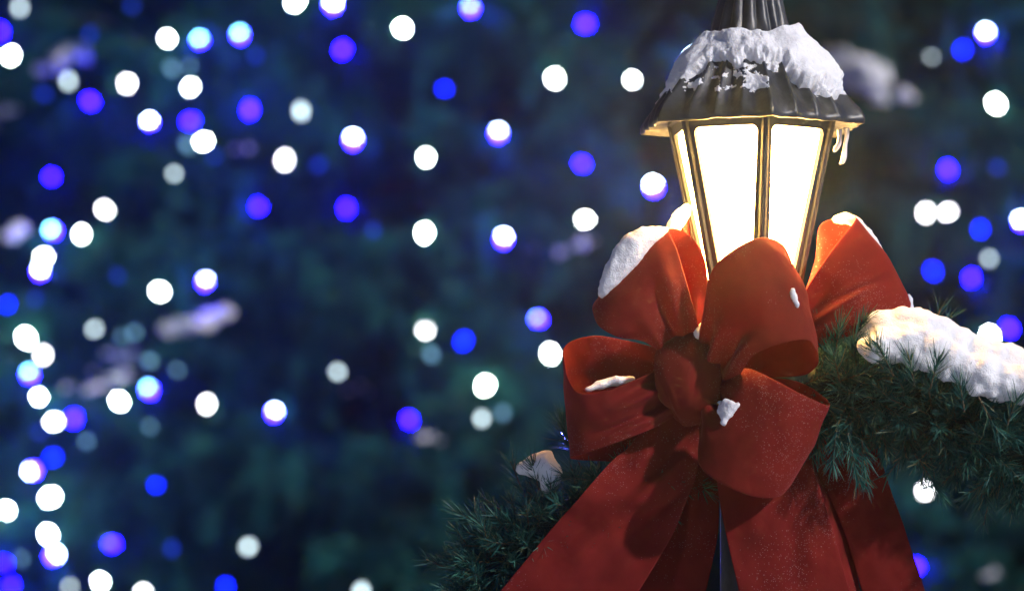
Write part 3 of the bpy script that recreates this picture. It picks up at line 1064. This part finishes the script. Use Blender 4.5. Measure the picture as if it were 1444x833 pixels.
# ------------------------------------------------------------------ string lights
M_SOCK = mat_simple('green_socket', (0.01, 0.03, 0.015), (0.015, 0.04, 0.02), 30, 0.5)
TYPES = {   # body emission, core emission
    'W': (((0.88, 1.0, 0.86), 120.0), None),
    'w': (((0.95, 0.97, 1.0), 28.0), None),
    'B': (((0.009, 0.003, 1.0), 480.0), ((0.62, 0.86, 1.0), 110.0)),
    'b': (((0.009, 0.003, 1.0), 380.0), ((0.20, 0.80, 1.0), 40.0)),
    'V': (((0.0030, 0.0006, 1.0), 430.0), None),
    'D': (((0.002, 0.010, 1.0), 24.0), None),
    'd': (((0.01, 0.04, 0.6), 2.6), None),
    'G': (((0.62, 0.80, 0.86), 7.0), None),
    'g': (((0.22, 0.50, 0.75), 2.0), None),
}
BULB = {}
for t, (bd, co) in TYPES.items():
    V = []; F = []
    rb = 0.0155 if t in 'Bb' else 0.0130
    prof_b = [(0.0006, 0.021), (0.007, 0.021), (0.0085, 0.019), (0.0085, 0.004), (rb * .72, 0.0), (rb * .97, -.008), (rb, -.016), (rb * .86, -.023), (rb * .55, -.029), (rb * .2, -.032), (0.0004, -.033)]
    lathe(V, F, 0, 0, prof_b, 12)
    me = bpy.data.meshes.new('string_light')
    me.from_pydata([tuple(v) for v in V], [], F)
    me.materials.append(M_SOCK)
    me.materials.append(mat_emit('bulb_' + t, *bd))
    if co: me.materials.append(mat_emit('bulb_core_' + t, *co))
    for i, p in enumerate(me.polygons):
        row = i // 12
        p.material_index = 0 if row < 3 else (2 if (co and row < 5) else 1)
        p.use_smooth = True
    BULB[t] = me
    if t == 'W':        # some of the white bulbs burn weaker
        m2 = me.copy(); m2.materials[1] = mat_emit('bulb_weaker', (0.88, 1.0, 0.92), 62.0)
        BULB['W2'] = m2

LIGHTS = [
 ('G',28,7),('V',0,42),('W',16,76),('W',235,53),('b',280,52),('b',337,45),('W',419,0),('B',470,2),('G',96,110),('w',180,113),('W',271,120),('g',268,91),('g',245,100),
 ('V',130,145),('B',210,168),('V',272,170),('V',353,150),('W',290,199),('g',262,200),('d',305,218),('G',424,152),('w',402,221),('G',248,248),('V',74,250),('d',58,131),('d',190,10),
 ('d',128,45),('d',360,75),('d',445,235),('w',145,293),('V',367,289),('V',489,290),
 ('b',70,322),('W',115,327),('W',64,362),('B',57,378),('D',12,426),('d',50,418),('d',165,385),('W',228,412),('B',290,394),('G',136,461),('g',170,472),('g',190,470),
 ('W',39,480),('w',61,497),('b',40,523),('W',57,557),('b',208,545),('W',165,563),('w',292,565),('g',252,523),('g',215,510),('G',478,525),('B',388,578),
 ('W',80,593),('V',105,585),('d',55,605),('D',78,643),('B',42,664),('W',66,703),('W',8,720),('W',66,750),('B',80,780),('V',162,766),('g',150,762),('d',242,769),('D',220,680),
 ('G',348,772),('D',318,822),('W',140,816),('G',98,830),('g',28,783),('V',5,795),('V',15,822),('w',200,836),('g',210,600),('g',120,618),
 ('W',566,36),('V',485,66),('b',663,8),('V',830,34),('W',780,106),('W',892,112),('D',623,125),('B',498,193),('B',703,184),('W',601,218),('V',818,230),('B',920,258),('B',975,78),
 ('W',599,324),('B',711,332),('W',821,310),('b',757,448),('w',600,463),('D',656,477),('W',775,495),('W',687,539),('d',525,320),('g',605,495),('V',575,587),('G',680,585),('g',710,577),('G',510,828),
 ('B',1390,43),('D',1359,67),('G',1312,82),('W',1402,143),('V',1335,235),('d',1410,238),('w',1306,295),('w',1340,297),('D',1383,320),('G',1394,365),('B',1440,307),('D',1313,378),('V',1371,388),
 ('W',1395,470),('V',1421,460),('w',1300,693),('V',1296,797)]
WORD = {'W': 'bright white', 'w': 'soft white', 'B': 'white cored blue', 'b': 'cyan cored violet', 'V': 'glowing violet', 'D': 'deep blue', 'd': 'faint navy blue', 'G': 'dim grey white', 'g': 'faint teal'}


def place_words(x, y):
    if x > 1190:
        c = 'right of the lantern'
    elif x > 650: c = 'left of the lantern and bow'
    elif x > 440: c = 'in the middle of the photo'
    elif x > 180: c = 'left of the middle'
    else: c = 'by the left edge'
    r = 'top' if y < 140 else 'upper' if y < 310 else 'central' if y < 480 else 'lower' if y < 650 else 'bottom'
    return c, r


cells = {}
for i, (t, x, y) in enumerate(LIGHTS):
    cells.setdefault((t, *place_words(x, y)), []).append(i)
ORD = ['', 'second ', 'third ', 'fourth ', 'fifth ', 'sixth ']
labels = {}
for (t, c, r), ids in cells.items():
    ids.sort(key=lambda i: LIGHTS[i][1])
    for q, i in enumerate(ids):
        base = '%s bulb, %s row of the tree, %s' % (WORD[t], r, c)
        if len(ids) == 2: base = '%s of two %s bulbs, %s row, %s' % (('leftmost', 'rightmost')[q], WORD[t], r, c)
        elif len(ids) > 2: base = '%sfrom left of %s bulbs, %s row, %s' % ((['first '] + ORD[1:])[q], WORD[t], r, c)
        labels[i] = base
for i, (t, x, y) in enumerate(LIGHTS):
    o = bpy.data.objects.new('string_light', BULB['W2' if t == 'W' and R.random() < .4 else t])
    C.objects.link(o)
    o.location = on_foliage(x, y, R.uniform(.03, .10))
    o.rotation_euler = (R.gauss(0, .5), R.gauss(0, .5), R.uniform(0, 6.28))
    if t not in 'Bb' and R.random() < .35: o.rotation_euler = (R.gauss(1.5, .5), R.gauss(0, .7), R.uniform(0, 6.28))
    s = R.uniform(.8, 1.15)
    o.scale = (s, s, s)
    tag(o, labels[i], 'light bulb', 'string lights on the tree')
# one blue bulb tucked into the left garland
o = bpy.data.objects.new('string_light', None)
me = BULB['V'].copy()
me.materials[1] = mat_emit('garland_bulb', (0.10, 0.12, 1.0), 140.0)
C.objects.unlink(o) if o.name in C.objects else None
bpy.data.objects.remove(o)
o = bpy.data.objects.new('string_light', me); C.objects.link(o)
o.location = P(800, 606, -16); o.scale = (.55, .55, .55); o.rotation_euler = (.6, .3, 0)
tag(o, 'tiny blue bulb glowing among garland needles beside the far left loop', 'light bulb')

# ------------------------------------------------------------------ render
S.render.engine = 'CYCLES'
S.cycles.use_denoising = True
try: S.cycles.denoiser = 'OPENIMAGEDENOISE'
except Exception: pass
S.cycles.max_bounces = 6
S.cycles.diffuse_bounces = 3
S.cycles.glossy_bounces = 3
S.cycles.transmission_bounces = 6
S.cycles.volume_bounces = 0
S.cycles.sample_clamp_indirect = 4.0
S.cycles.use_adaptive_sampling = False
S.cycles.caustics_reflective = False
S.cycles.caustics_refractive = False
S.view_settings.view_transform = 'Standard'
S.view_settings.look = 'None'
S.view_settings.exposure = 0
S.view_settings.gamma = 1
S.view_settings.use_curve_mapping = False
